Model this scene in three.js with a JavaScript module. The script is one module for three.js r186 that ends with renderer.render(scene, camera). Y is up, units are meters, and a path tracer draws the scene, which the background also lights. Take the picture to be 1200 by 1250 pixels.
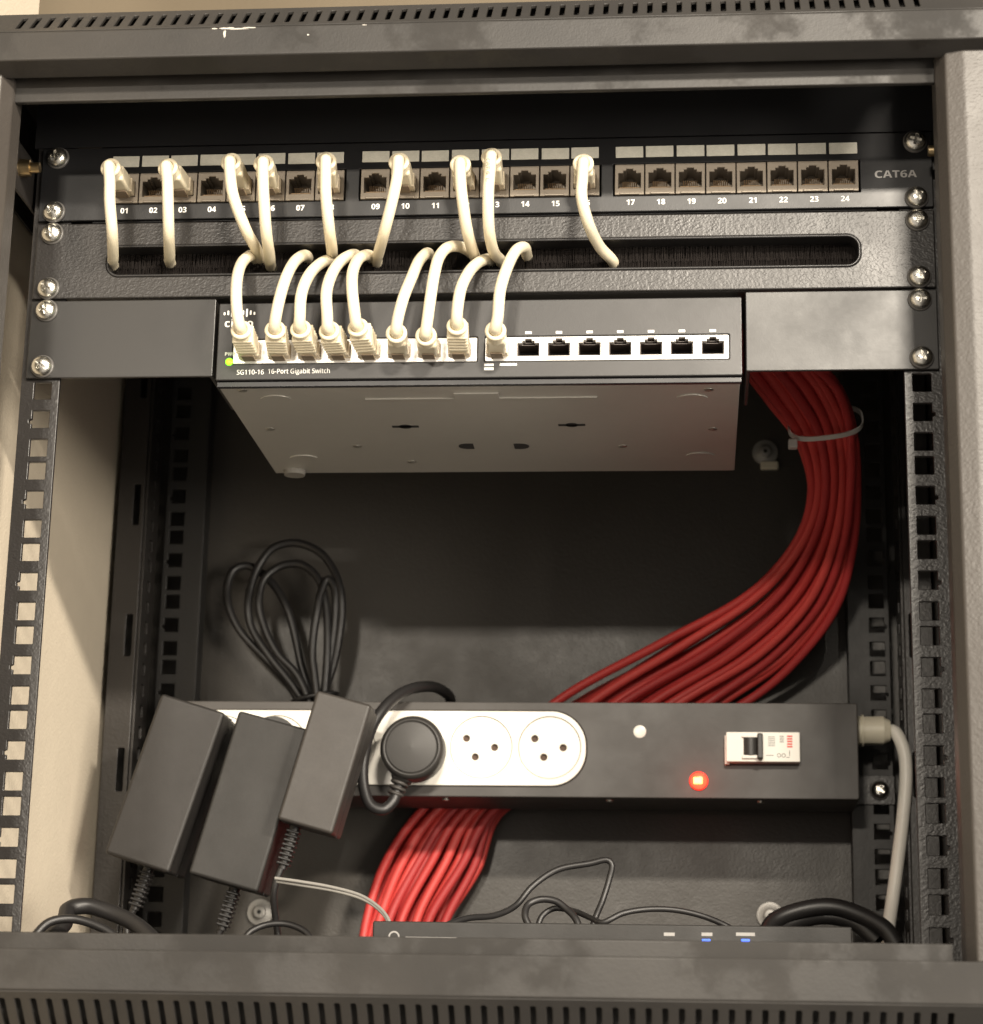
import * as THREE from 'three';
import { RoundedBoxGeometry } from 'three/addons/geometries/RoundedBoxGeometry.js';
import { mergeGeometries } from 'three/addons/utils/BufferGeometryUtils.js';
import { FontLoader } from 'three/addons/loaders/FontLoader.js';
import { RectAreaLightUniformsLib } from 'three/addons/lights/RectAreaLightUniformsLib.js';
import { Brush, Evaluator, SUBTRACTION } from 'three-bvh-csg';

// ------------------------------------------------------------------ camera, light, exposure
const K = 0.001;                                   // builders below work in millimetres
const scene = new THREE.Scene();
const F = 2703.76, CX = 600, CY = 625;             // focal length and centre of the 1200 x 1250 photograph
const camera = new THREE.PerspectiveCamera(2 * Math.atan(CY / F) * 180 / Math.PI, 1200 / 1250, 0.05, 30);
camera.position.set(114.55 * K, -502.83 * K, 1100.96 * K);
camera.rotation.set(0.26, 0.09406, 0.01995, 'YXZ');
camera.focus = 1.2; camera.userData.fStop = 11;
camera.updateMatrixWorld(true);
const renderer = new THREE.WebGLRenderer({ antialias: true });
renderer.toneMapping = THREE.LinearToneMapping;
renderer.toneMappingExposure = 1.0;
renderer.shadowMap.enabled = true;
scene.background = new THREE.Color().setRGB(0.58, 0.52, 0.45);   // the beige room in front of the rack
RectAreaLightUniformsLib.init();
const LAMPS = [  // position (m), width, height, radiance, colour
  { p: [0.62, 0.98, 2.6], w: 0.34, h: 0.11, i: 700, c: [1, 0.9, 0.76], label: 'lit white ceiling lamp in front of the rack, on the room axis' },
  { p: [1.95, 0.86, 2.45], w: 0.34, h: 0.12, i: 800, c: [1, 0.9, 0.76], label: 'lit white ceiling lamp out to the side of the switch end' },
  { p: [-0.75, 0.86, 6.0], w: 0.5, h: 0.16, i: 500, c: [1, 0.9, 0.76], label: 'lit white ceiling lamp far down the room' },
  { p: [2.7, -0.42, 3.1], w: 1.2, h: 1.3, i: 25, c: [1, 0.91, 0.78], label: 'large soft fill light added at the side of the room', name: 'window', glow: 1 },  // added soft fill for the shaded side wall, no window is known
];

// ------------------------------------------------------------------ helpers
let seed = 7;
const rnd = () => { seed = (seed * 1664525 + 1013904223) >>> 0; return seed / 4294967296; };
const rr = (a, b) => a + (b - a) * rnd();
const V = (x, y, z) => new THREE.Vector3(x, y, z);
// direction of a photo pixel, met with the plane z (mm)
function at(u, v, z) {
  const d = V((u - CX) / F, -(v - CY) / F, -1).applyQuaternion(camera.quaternion);
  const c = camera.position.clone().multiplyScalar(1000);
  return c.addScaledVector(d, (z - c.z) / d.z);
}
const names = {};
function numbered(n) { names[n] = (names[n] ?? -1) + 1; return names[n] ? n + '_' + String(names[n]).padStart(3, '0') : n; }
const origin = new Map();
function thing(name, label, category, [x, y, z] = [0, 0, 0], group) {
  const o = new THREE.Group(); o.name = numbered(name); scene.add(o);
  o.position.set(x * K, y * K, z * K); origin.set(o, V(x, y, z));
  o.userData = { label, category, kind: 'thing' }; if (group) o.userData.group = group;
  return o;
}
function boxUV(g) {                                 // uv in metres from the dominant normal
  const p = g.attributes.position, n = g.attributes.normal, uv = new Float32Array(p.count * 2);
  for (let i = 0; i < p.count; i++) {
    const ax = Math.abs(n.getX(i)), ay = Math.abs(n.getY(i)), az = Math.abs(n.getZ(i));
    let a, b;
    if (az >= ax && az >= ay) { a = p.getX(i); b = p.getY(i); } else if (ax >= ay) { a = p.getZ(i); b = p.getY(i); } else { a = p.getX(i); b = p.getZ(i); }
    uv[2 * i] = a; uv[2 * i + 1] = b;
  }
  g.setAttribute('uv', new THREE.BufferAttribute(uv, 2));
  return g;
}
function prep(g) { g = g.clone(); g.scale(K, K, K); return boxUV(g); }
function strip(g) { g = g.index ? g.toNonIndexed() : g; for (const k of Object.keys(g.attributes)) if (!['position', 'normal', 'uv'].includes(k)) g.deleteAttribute(k); if (!g.attributes.uv) g.setAttribute('uv', new THREE.BufferAttribute(new Float32Array(g.attributes.position.count * 2), 2)); return g; }
const join = (...gs) => mergeGeometries(gs.flat().map(strip));
// a named mesh from a geometry in absolute mm, under a thing or a part (or the scene)
function obj(name, g, mat, parent, kind) {
  g = prep(g);
  const root = parent ? (origin.get(parent) ?? V(0, 0, 0)) : V(0, 0, 0);
  g.translate(-root.x * K, -root.y * K, -root.z * K);
  const m = new THREE.Mesh(g, mat); m.castShadow = m.receiveShadow = true;
  m.name = parent ? name : numbered(name);
  if (kind) m.userData.kind = kind;
  origin.set(m, root.clone());
  (parent ?? scene).add(m);
  return m;
}
// a shared, ready geometry put at a place (absolute mm)
function put(name, ready, mat, parent, x, y, z, q) {
  const m = new THREE.Mesh(ready, mat); m.castShadow = m.receiveShadow = true; m.name = name;
  const root = origin.get(parent);
  m.position.set((x - root.x) * K, (y - root.y) * K, (z - root.z) * K);
  if (q) m.quaternion.copy(q);
  origin.set(m, V(0, 0, 0)); parent.add(m);
  return m;
}
const bx = (x0, x1, y0, y1, z0, z1) => new THREE.BoxGeometry(x1 - x0, y1 - y0, z1 - z0).translate((x0 + x1) / 2, (y0 + y1) / 2, (z0 + z1) / 2);
const rb = (x0, x1, y0, y1, z0, z1, r = 1, s = 2) => new RoundedBoxGeometry(x1 - x0, y1 - y0, z1 - z0, s, r).translate((x0 + x1) / 2, (y0 + y1) / 2, (z0 + z1) / 2);
function rrect(S, x0, x1, y0, y1, r = 0) {
  if (!r) { S.moveTo(x0, y0); S.lineTo(x1, y0); S.lineTo(x1, y1); S.lineTo(x0, y1); S.lineTo(x0, y0); return S; }
  S.moveTo(x0 + r, y0); S.lineTo(x1 - r, y0); S.absarc(x1 - r, y0 + r, r, -Math.PI / 2, 0, false);
  S.lineTo(x1, y1 - r); S.absarc(x1 - r, y1 - r, r, 0, Math.PI / 2, false);
  S.lineTo(x0 + r, y1); S.absarc(x0 + r, y1 - r, r, Math.PI / 2, Math.PI, false);
  S.lineTo(x0, y0 + r); S.absarc(x0 + r, y0 + r, r, Math.PI, Math.PI * 1.5, false); return S;
}
const poly = (pts, P = THREE.Shape) => { const s = new P(); pts.forEach(([x, y], i) => i ? s.lineTo(x, y) : s.moveTo(x, y)); s.closePath(); return s; };
function shifted(path, dx, dy, P = THREE.Path) { const q = []; for (const v of path.getPoints(10)) { const w = [v.x + dx, v.y + dy]; if (!q.length || Math.hypot(w[0] - q[q.length - 1][0], w[1] - q[q.length - 1][1]) > .01) q.push(w); } if (Math.hypot(q[0][0] - q[q.length - 1][0], q[0][1] - q[q.length - 1][1]) < .01) q.pop(); return poly(q, P); }
// plate in the xy plane, front face at z1
function plate(shape, z0, z1, bev = 0.35, seg = 2, cs = 10) {
  return new THREE.ExtrudeGeometry(shape, { depth: z1 - z0 - 2 * bev, bevelEnabled: bev > 0, bevelThickness: bev, bevelSize: bev, bevelOffset: -bev, bevelSegments: seg, curveSegments: cs }).translate(0, 0, z0 + bev);
}
const tube = (pts, r, n = 80, rs = 10) => new THREE.TubeGeometry(new THREE.CatmullRomCurve3(pts, false, 'centripetal'), n, r, rs, false);
const cylZ = (x, y, z0, z1, r0, r1 = r0, s = 28) => new THREE.CylinderGeometry(r1, r0, z1 - z0, s).rotateX(Math.PI / 2).translate(x, y, (z0 + z1) / 2);
const cylX = (x0, x1, y, z, r0, r1 = r0, s = 24) => new THREE.CylinderGeometry(r1, r0, x1 - x0, s).rotateZ(-Math.PI / 2).translate((x0 + x1) / 2, y, z);
const cylY = (x, y0, y1, z, r0, r1 = r0, s = 16) => new THREE.CylinderGeometry(r1, r0, y1 - y0, s).translate(x, (y0 + y1) / 2, z);

// ------------------------------------------------------------------ textures (tileable noise)
function noiseTex(size, octaves, seed0, fn, srgb) {
  let s = seed0; const R = () => { s = (s * 1664525 + 1013904223) >>> 0; return s / 4294967296; };
  const acc = new Float32Array(size * size);
  for (const [cells, amp, ay = 1] of octaves) {
    const cy = Math.max(2, Math.round(cells * ay)), lat = Float32Array.from({ length: cells * cy }, R);
    for (let y = 0; y < size; y++) for (let x = 0; x < size; x++) {
      const fx = x / size * cells, fy = y / size * cy, x0 = Math.floor(fx), y0 = Math.floor(fy);
      let a = fx - x0, b = fy - y0; a = a * a * (3 - 2 * a); b = b * b * (3 - 2 * b);
      const g = (i, j) => lat[((y0 + j) % cy) * cells + (x0 + i) % cells];
      acc[y * size + x] += amp * ((g(0, 0) * (1 - a) + g(1, 0) * a) * (1 - b) + (g(0, 1) * (1 - a) + g(1, 1) * a) * b);
    }
  }
  let lo = Infinity, hi = -Infinity; for (const v of acc) { lo = Math.min(lo, v); hi = Math.max(hi, v); }
  const d = new Uint8Array(size * size * 4);
  for (let i = 0; i < size * size; i++) { const c = fn((acc[i] - lo) / (hi - lo)); d.set([c[0] * 255, c[1] * 255, c[2] * 255, 255], i * 4); }
  const t = new THREE.DataTexture(d, size, size); t.wrapS = t.wrapT = THREE.RepeatWrapping; t.magFilter = THREE.LinearFilter; t.minFilter = THREE.LinearMipmapLinearFilter; t.generateMipmaps = true;
  if (srgb) t.colorSpace = THREE.SRGBColorSpace; t.needsUpdate = true; return t;
}
const rep = (t, m) => { const c = t.clone(); c.repeat.set(1 / m, 1 / m); c.needsUpdate = true; return c; };
const g3 = v => [v, v, v];
const orange = noiseTex(512, [[64, 1, 1.25], [40, .7], [110, .45]], 11, g3);            // wrinkled powder coat
const fine = noiseTex(512, [[200, 1], [90, .6], [30, .3]], 23, g3);
const smear = noiseTex(512, [[4, 1], [9, .8, .7], [23, .5], [70, .25], [200, .15]], 31, v => g3(0.72 + 0.28 * v));  // finger marks in the gloss
const worn = noiseTex(512, [[3, 1, .6], [7, .9, .5], [16, .7], [50, .35], [170, .2]], 43, v => { const t = Math.min(1, Math.max(0, (v - .3) / .35)); return g3(.62 + .38 * t * t * (3 - 2 * t)); });   // rubbed and greasy patches
const dust = noiseTex(512, [[5, 1], [13, .7], [40, .6], [150, .8]], 37, v => g3(0.7 + 0.3 * v));

const std = (rgb, rough, o = {}) => { const m = new THREE.MeshPhysicalMaterial({ roughness: rough, ...o }); m.color.setRGB(...rgb); return m; };
const MAT = {
  coat: std([.022, .02, .019], .40, { bumpMap: rep(orange, .06), bumpScale: .00011, roughnessMap: rep(smear, .23) }),           // textured black powder coat
  frame: std([.026, .023, .021], .46, { bumpMap: rep(orange, .08), bumpScale: .00012, roughnessMap: rep(smear, .31) }),
  satin: std([.026, .023, .02], .74, { bumpMap: rep(fine, .12), bumpScale: .00004, roughnessMap: rep(worn, .24), map: rep(noiseTex(512, [[3, 1], [7, .9, .6], [18, .6], [60, .3]], 71, v => g3(0.45 + 0.55 * v)), .33) }),
  chip: std([.5, .47, .42], .45),
  post: std([.06, .053, .047], .46, { bumpMap: rep(orange, .075), bumpScale: .00011, roughnessMap: rep(smear, .31) }),  // frame paint lightened for the front posts, their sheen put into the colour
  back: std([.05, .045, .039], .52, { bumpMap: rep(orange, .06), bumpScale: .0001, roughnessMap: rep(smear, .19) }),
  smooth: std([.018, .017, .017], .42, { bumpMap: rep(fine, .05), bumpScale: .00002, roughnessMap: rep(smear, .17) }),         // smooth satin black
  ear: std([.02, .019, .018], .43, { bumpMap: rep(fine, .05), bumpScale: .000015, roughnessMap: rep(smear, .14) }),
  gloss: std([.012, .012, .014], .3, { roughnessMap: rep(smear, .2) }),
  patch: std([.012, .012, .013], .42, { bumpMap: rep(fine, .05), bumpScale: .00002, roughnessMap: rep(smear, .2) }),
  switchTin: std([.44, .425, .39], .42, { metalness: .3, bumpMap: rep(fine, .06), bumpScale: .00002, roughnessMap: rep(smear, .15) }),
  screw: std([.78, .76, .7], .26, { metalness: 1, bumpMap: rep(fine, .02), bumpScale: .00004 }),
  zinc: std([.36, .35, .32], .45, { metalness: 1, bumpMap: rep(fine, .02), bumpScale: .00004 }),
  brass: std([.55, .42, .24], .35, { metalness: 1 }),
  cup: std([.1, .095, .09], .3),
  jackShell: std([.24, .205, .165], .42, { metalness: .6, bumpMap: rep(fine, .03), bumpScale: .00002 }),
  jackDark: std([.015, .013, .012], .5),
  jackGold: std([.35, .24, .14], .4, { metalness: .6 }),
  tag: std([.62, .6, .52], .5, { map: rep(dust, .09) }),
  ink: std([.85, .84, .8], .6),
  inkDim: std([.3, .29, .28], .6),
  silver: std([.86, .84, .8], .34, { metalness: .55 }),
  cream: std([.75, .67, .5], .45, { bumpMap: rep(fine, .03), bumpScale: .00003, roughnessMap: rep(smear, .06) }),
  creamPlug: std([.68, .58, .43], .45),
  creamDark: std([.2, .15, .1], .6),
  printGrey: std([.16, .14, .11], .6),
  red: std([.5, .042, .038], .56, { bumpMap: rep(fine, .05), bumpScale: .00004, roughnessMap: rep(smear, .1) }),
  red2: std([.42, .034, .034], .6, { bumpMap: rep(fine, .05), bumpScale: .00004, roughnessMap: rep(smear, .1) }),
  red3: std([.58, .06, .052], .56, { bumpMap: rep(fine, .05), bumpScale: .00004, roughnessMap: rep(smear, .1) }),
  tie: std([.75, .73, .68], .35, { transmission: .25, thickness: 0 }),
  pdu: std([.05, .045, .041], .58, { bumpMap: rep(fine, .04), bumpScale: .000025, roughnessMap: rep(smear, .2) }),
  white: std([.82, .79, .72], .3),
  hole: std([.07, .035, .018], .6),
  holeDark: std([.01, .01, .01], .7),
  adapter: std([.024, .0215, .02], .6, { map: rep(dust, .11), bumpMap: rep(fine, .025), bumpScale: .00006, roughnessMap: rep(smear, .12) }),
  adapter2: std([.022, .0205, .019], .64, { map: rep(dust, .11), bumpMap: rep(fine, .025), bumpScale: .00006, roughnessMap: rep(smear, .12) }),
  adapter3: std([.046, .041, .037], .54, { map: rep(dust, .11), bumpMap: rep(fine, .03), bumpScale: .00005, roughnessMap: rep(smear, .12) }),
  rubber: std([.016, .015, .015], .42),
  plugBlack: std([.03, .028, .026], .45, { bumpMap: rep(fine, .03), bumpScale: .00003 }),
  whiteCable: std([.83, .8, .73], .4),
  gland: std([.74, .69, .55], .42),
  wire: std([.3, .29, .27], .35),
  wall: std([.66, .58, .46], .7, { map: rep(noiseTex(512, [[3, 1], [8, .6], [25, .3], [120, .35]], 61, v => g3(0.9 + 0.1 * v), false), .8), bumpMap: rep(fine, .2), bumpScale: .0002 }),
  bristle: std([.014, .0115, .0105], .9, { specularIntensity: .25 }),
  tan: std([.14, .11, .07], .7, { bumpMap: rep(fine, .2), bumpScale: .0002 }),
  liner: std([.055, .04, .033], .45),
  boltGrey: std([.34, .33, .31], .42, { metalness: .3, bumpMap: rep(fine, .02), bumpScale: .00004 }),
  foot: std([.2, .19, .17], .85),
  rear: std([.016, .015, .014], .62, { bumpMap: rep(orange, .06), bumpScale: .00008, roughnessMap: rep(smear, .2) }),  // powder coat darkened for the rear rails, their shade put into the colour
  redInk: std([.75, .08, .06], .5),
  darkInk: std([.12, .11, .1], .6),
};
const glow = (rgb, e, o = {}) => { const m = std(rgb, .3, o); m.emissive.setRGB(...rgb); m.emissiveIntensity = e; return m; };

const font = await new FontLoader().loadAsync('fonts/droid/droid_sans_bold.typeface.json');
const fontR = await new FontLoader().loadAsync('fonts/droid/droid_sans_regular.typeface.json');
function text(str, size, x, y, z, { width, align = 'center', f = font, rot = 0 } = {}) {
  const g = new THREE.ShapeGeometry(f.generateShapes(str, size), 3); g.computeBoundingBox();
  let b = g.boundingBox, w = b.max.x - b.min.x; const sx = width ? width / w : 1; w *= sx;
  g.translate(-b.min.x, -(b.min.y + b.max.y) / 2, 0).scale(sx, 1, 1).translate(align === 'center' ? -w / 2 : 0, 0, 0);
  if (rot) g.rotateZ(rot);
  return g.translate(x, y, z);
}

// ------------------------------------------------------------------ lamps of the room and an added fill panel (outside the picture)
for (const L of LAMPS) {
  const o = thing(L.name ?? 'ceiling_lamp', L.label, L.name ?? 'lamp', L.p.map(v => v * 1000));
  const light = new THREE.RectAreaLight(new THREE.Color().setRGB(...L.c), L.i, L.w, L.h);
  scene.add(light); light.position.set(...L.p); light.lookAt(0, -.15, -.1);
  o.quaternion.copy(light.quaternion).multiply(new THREE.Quaternion().setFromAxisAngle(V(0, 1, 0), Math.PI));   // +z of the fitting faces the rack
  const w = L.w * 500, h = L.h * 500;
  const frame = new THREE.Shape(); rrect(frame, -w - 18, w + 18, -h - 18, h + 18, 8); frame.holes.push(rrect(new THREE.Path(), -w, w, -h, h, 1));
  const add = (n, g, m) => { const k = new THREE.Mesh(prep(g), m); k.name = n; k.castShadow = k.receiveShadow = true; o.add(k); };
  add('lamp_frame', plate(frame, -40, 0, 1), MAT.white);
  add('diffuser', bx(-w + .5, w - .5, -h + .5, h - .5, -38, -30), glow([1, .93, .82], 2));
}

// ------------------------------------------------------------------ setting: walls beside and behind the rack
const wallL = obj('wall', join(bx(-360, -269, -1500, 44, -520, 260), bx(-360, -269, 44.2, 900, -57, 260)), MAT.wall, null, 'structure');
const wallB = obj('wall', bx(-900, 1300, -1500, 900, -620, -522), MAT.tan, null, 'structure');

// ------------------------------------------------------------------ the cabinet
const ZF = 93, ZL = 71, IN = 235.5, OUT = 266, BACK = -352;
const cab = thing('rack_cabinet', 'black open-fronted wall rack cabinet with slotted vents and square-hole rails', 'rack cabinet', [0, -482, -130]);
function softened(pts, r) {                           // round every corner of a polygon
  const out = [], n = pts.length;
  pts.forEach((p, i) => {
    const a = pts[(i + n - 1) % n], b = pts[(i + 1) % n], la = Math.hypot(a[0] - p[0], a[1] - p[1]), lb = Math.hypot(b[0] - p[0], b[1] - p[1]), k = Math.min(r, la * .45, lb * .45);
    const A = [p[0] + (a[0] - p[0]) * k / la, p[1] + (a[1] - p[1]) * k / la], B = [p[0] + (b[0] - p[0]) * k / lb, p[1] + (b[1] - p[1]) * k / lb];
    for (let t = 0; t <= 4; t++) { const u = t / 4; out.push([(1 - u) ** 2 * A[0] + 2 * u * (1 - u) * p[0] + u * u * B[0], (1 - u) ** 2 * A[1] + 2 * u * (1 - u) * p[1] + u * u * B[1]]); }
  });
  return out;
}
function profileBar(pts, x0, x1) {                    // pts: [z, y] closed outline, swept along x
  return new THREE.ExtrudeGeometry(poly(softened(pts.map(([z, y]) => [-z, y]), .9)), { depth: x1 - x0, bevelEnabled: false }).rotateY(Math.PI / 2).translate(x0, 0, 0);
}
// head bar: front face, underside, and the hemmed lip behind it
const topBar = obj('top_frame', join(
  profileBar([[ZF, 22.5], [ZF, 6.5], [80, 2.7], [ZL + .2, 8.2], [ZL + .2, 10], [80, 5], [ZF - 2.4, 8.6], [ZF - 2.4, 22.5]], -OUT, OUT),
), MAT.satin, cab);
obj('frame_lip', join(profileBar([[ZL, 40.6], [ZL, -6.4], [ZL - 3.4, -6.4], [ZL - 3.4, -1.4], [ZL - 2, -1.4], [ZL - 2, 40.6]], -246, 236)), MAT.satin, topBar);  // lip carried up behind the vents, added to block light leaking in
const botBar = obj('bottom_frame', join(
  profileBar([[ZF, -458], [ZF, -439.2], [ZL + 1, -439.2], [ZL + 1, -441], [ZF - 2, -441], [ZF - 2, -458]], -OUT, OUT),
), MAT.satin, cab);
obj('frame_lip', join(profileBar([[ZL, -476], [ZL, -430.2], [ZL - 3, -430.2], [ZL - 3, -434], [ZL - 2, -434], [ZL - 2, -476]], -250, 230)), MAT.satin, botBar);  // lip extended down behind the lower vents as an added light block
// sloping vent strips (45 degrees back from the front face)
function ventStrip() {
  const s = rrect(new THREE.Shape(), -OUT, OUT, 0, 28.5, 0);
  for (let i = 0; i < 63; i++) { const x = -231 + i * 7.38; s.holes.push(rrect(new THREE.Path(), x - 1.35, x + 1.35, 4.5, 22, 1)); }
  return plate(s, -1.8, 0, .3, 1, 4);
}
obj('top_vent_strip', ventStrip().rotateX(-Math.PI / 4).translate(0, 22.9, ZF - .2), MAT.satin, cab);
obj('bottom_vent_strip', ventStrip().rotateX(-Math.PI / 4).scale(1, 1, 1).rotateX(0).applyMatrix4(new THREE.Matrix4().makeScale(1, -1, 1)).translate(0, -458.4, ZF - .2), MAT.satin, cab);
{ // mirrored strip: turn the winding round
  const m = cab.getObjectByName('bottom_vent_strip'), g = m.geometry.toNonIndexed(), p = g.attributes.position.array;
  for (let i = 0; i < p.length; i += 9) for (let k = 0; k < 3; k++) { const t = p[i + 3 + k]; p[i + 3 + k] = p[i + 6 + k]; p[i + 6 + k] = t; }
  g.computeVertexNormals(); m.geometry = boxUV(g);
}
obj('roof_panel', bx(-OUT, OUT, 41.3, 43, BACK, ZF - 21), MAT.frame, cab);
obj('floor_panel', bx(-OUT, OUT, -478.5, -477, BACK, ZF - 21), MAT.frame, cab);
obj('inner_floor', bx(-OUT + 2, OUT - 2, -441.2, -439.8, BACK + 2, ZL - 4), MAT.frame, cab);
obj('back_panel', bx(-OUT, OUT, -477, 41.3, BACK - 1.5, BACK), MAT.back, cab);
obj('side_panel', bx(OUT + .1, OUT + 1.6, -477, 41, BACK + .2, ZL - 3), MAT.frame, cab);
for (const s of [-1, 1]) {   // front posts: face with a rounded inner edge and a return
  const pr = [[s * OUT, ZF - 8], [s * (IN + 13), ZF - 8], [s * (IN + 4), ZF - 10], [s * IN, ZL + 3], [s * IN, ZL - 12], [s * (IN + 1.6), ZL - 12], [s * (IN + 1.6), ZL + 2], [s * (IN + 5), ZF - 12], [s * (IN + 13), ZF - 10], [s * OUT, ZF - 10]];
  const g = new THREE.ExtrudeGeometry(poly(softened(pr, 1.1)), { depth: 444, bevelEnabled: false }).rotateX(Math.PI / 2).scale(1, 1, 1);
  g.rotateX(0); // extruded towards -y
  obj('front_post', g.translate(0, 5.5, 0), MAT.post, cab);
}
for (const [u, v, w, h] of [[278, 30, 9, 1.1], [292, 33.5, 14, .9], [274, 40, 1.6, 4.5], [303, 29, 10, .8], [262, 31, 4, .7], [376, 41, 1.2, 1], [445, 26, 3, .6]]) {   // chipped paint on the head bar
  const c = at(u, v + 1.5, ZF + .05), pts = []; for (let k = 0; k < 11; k++) { const a = k / 11 * Math.PI * 2; pts.push([c.x + Math.cos(a) * w / 2 * rr(.6, 1.1), Math.min(21.6, c.y) + Math.sin(a) * h / 2 * rr(.5, 1.2)]); }
  obj('paint_chip', new THREE.ShapeGeometry(poly(pts)).translate(0, 0, ZF + .06), MAT.chip, topBar);
}
// rails with three square holes per unit
const holeY = k => -(6.35 + 15.875 * (((k % 3) + 3) % 3) + 44.45 * Math.floor(k / 3));
function railShape(side, x0, x1, y0, y1) {
  const s = rrect(new THREE.Shape(), x0, x1, y0, y1);
  for (let k = -3; k < 30; k++) {
    const y = holeY(k), cx = side * 232.5; if (y > y1 - 8 || y < y0 + 8) continue;
    const h = 4.75, o = side * h;
    if (((k % 3) + 3) % 3 === 1) {   // middle hole of each unit carries a small notch on its outer side
      const n = side > 0 ? [[cx - h, y - h], [cx + h, y - h], [cx + h, y - 2.4], [cx + h + 1.5, y - 2], [cx + h + 1.6, y - .4], [cx + h, y + .3], [cx + h, y + h], [cx - h, y + h]]
        : [[cx - h, y - h], [cx + h, y - h], [cx + h, y + h], [cx - h, y + h], [cx - h, y + .3], [cx - h - 1.6, y - .4], [cx - h - 1.5, y - 2], [cx - h, y - 2.4]];
      s.holes.push(poly(n, THREE.Path));
    } else s.holes.push(rrect(new THREE.Path(), cx - h, cx + h, y - h, y + h, .5));
  }
  return s;
}
for (const s of [-1, 1]) {
  const a = 223.4, b = 244.6, x0 = s < 0 ? -b : a, x1 = s < 0 ? -a : b;
  obj('front_rail', join(plate(railShape(s, x0, x1, -439.5, 38), -5.2, -2.7, .4), bx(s < 0 ? -b : b - 2, s < 0 ? -b + 2 : b, -439.5, 38, -17, -5.3)), MAT.coat, cab);
  const c = 213.8, d = 240.5, u0 = s < 0 ? -d : c, u1 = s < 0 ? -c : d;
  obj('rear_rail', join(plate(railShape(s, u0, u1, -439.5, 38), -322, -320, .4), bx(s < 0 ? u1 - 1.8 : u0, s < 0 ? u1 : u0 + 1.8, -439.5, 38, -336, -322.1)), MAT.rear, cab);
  // rear corner post: front web, slotted side web
  const w0 = s < 0 ? -264.5 : 247, w1 = s < 0 ? -247 : 264.5;
  const web = rrect(new THREE.Shape(), w0, w1, -439.5, 41);
  for (let k = 0; k < 5; k++) { const yy = -316 + k * 88, cx = s * 252; web.holes.push(rrect(new THREE.Path(), cx - 2.2, cx + 2.2, yy, yy + 28, 1)); }
  const post = obj('rear_post', join(plate(web, -288, -286, .4), bx(s < 0 ? w0 : w1 - 2, s < 0 ? w0 + 2 : w1, -439.5, 41, BACK + .5, -288.1)), MAT.frame, cab);
  const sl = rrect(new THREE.Shape(), 288, 319, -439.5, 41);
  for (let k = 0; k < 34; k++) { const yy = -432 + k * 13.9; sl.holes.push(rrect(new THREE.Path(), 300, 307, yy, yy + 8, 1)); }
  obj('slotted_web', plate(sl, 0, 1.6, .2).rotateY(Math.PI / 2).translate(s * 246 - .8, 0, 0), MAT.frame, post);
  // hinge pin across the opening and the clips in the gap beside the rail
  obj('hinge_pin', join(cylX(s < 0 ? -247 : 241, s < 0 ? -241 : 247, -20.5, 20, 5, 4.6, 6), cylX(s < 0 ? -241 : 237, s < 0 ? -236 : 241, -20.5, 20, 2.8)), MAT.brass, cab);
  if (s > 0) obj('panel_clip', join(rb(245.4, 248.6, -172, -151, 14, 20, .8), rb(244.6, 249, -163, -160, 15, 21.5, .8)), MAT.zinc, cab);
  obj('pin_bracket', bx(s * 247.6 - .6, s * 247.6 + .6, -34, -7, -17, 27), MAT.frame, cab);
  if (s > 0) obj('clip_bracket', bx(s * 249.8 - .6, s * 249.8 + .6, -192, -148, -17, 24), MAT.frame, cab);
}
obj('clip_pad', rb(244, 248, -190, -178, 15, 20, .6), MAT.gland, cab);
obj('top_cover_plate', bx(-246.5, 246.5, .4, 40.8, -2.5, -1), MAT.patch, cab);
for (const s of [-1, 1]) { obj('added_side_beam', bx(s * 265.2 - .8, s * 265.2 + .8, -24, 41, BACK + 2, s < 0 ? ZL + 8 : ZL - 3.5), MAT.frame, cab); if (s < 0) obj('added_side_beam', bx(-266, -264.4, -476, -432, BACK + 2, ZL + 8), MAT.frame, cab); }  // beams added to keep leaking light off the side wall
// bolts that hold the cabinet to the wall
const boltProfile = [[0, 5], [3.2, 5], [4.4, 4], [4.6, 2.2], [8.3, 2.2], [8.6, 1.6], [8.6, 0]].map(([r, y]) => new THREE.Vector2(r, y));
const boltDome = new THREE.LatheGeometry(boltProfile.slice().reverse(), 32).rotateX(Math.PI / 2);
for (const [x, y] of [[163.2, -74], [-169.5, -386], [162.5, -384], [-165, -75]]) {
  const b = obj('mounting_bolt', boltDome.clone().translate(x, y, BACK + .2), MAT.boltGrey, cab);
  obj('bolt_recess', cylZ(x, y, BACK + 4.6, BACK + 5.35, 1.5, 1.5, 6), MAT.holeDark, b);
}
obj('cable_anchor', rb(160, 172, -86.5, -81, BACK + .3, BACK + 5, 1), MAT.gland, cab);

// ------------------------------------------------------------------ pan-head screw with a cross recess, and its cup washer
const ev = new Evaluator();
function csgScrew(ang) {
  const R = 5.6, pts = []; for (let i = 0; i <= 12; i++) { const a = i / 12 * Math.PI / 2; pts.push(new THREE.Vector2(R * Math.cos(a) ** .8, 4.1 * Math.sin(a))); }
  pts[pts.length - 1].x = 0; pts.push(new THREE.Vector2(0, 0)); pts.unshift(new THREE.Vector2(0, 0));
  let g = new THREE.LatheGeometry(pts.slice(0, -1), 36).rotateX(Math.PI / 2);
  g = strip(g); let a = new Brush(g); a.updateMatrixWorld();
  for (const k of [0, Math.PI / 2]) { const c = new Brush(strip(new THREE.BoxGeometry(6.2, 1.6, 3.4).translate(0, 0, 3.9))); c.rotation.z = k + ang; c.updateMatrixWorld(); a = ev.evaluate(a, c, SUBTRACTION); a.updateMatrixWorld(); }
  return a.geometry;
}
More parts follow.
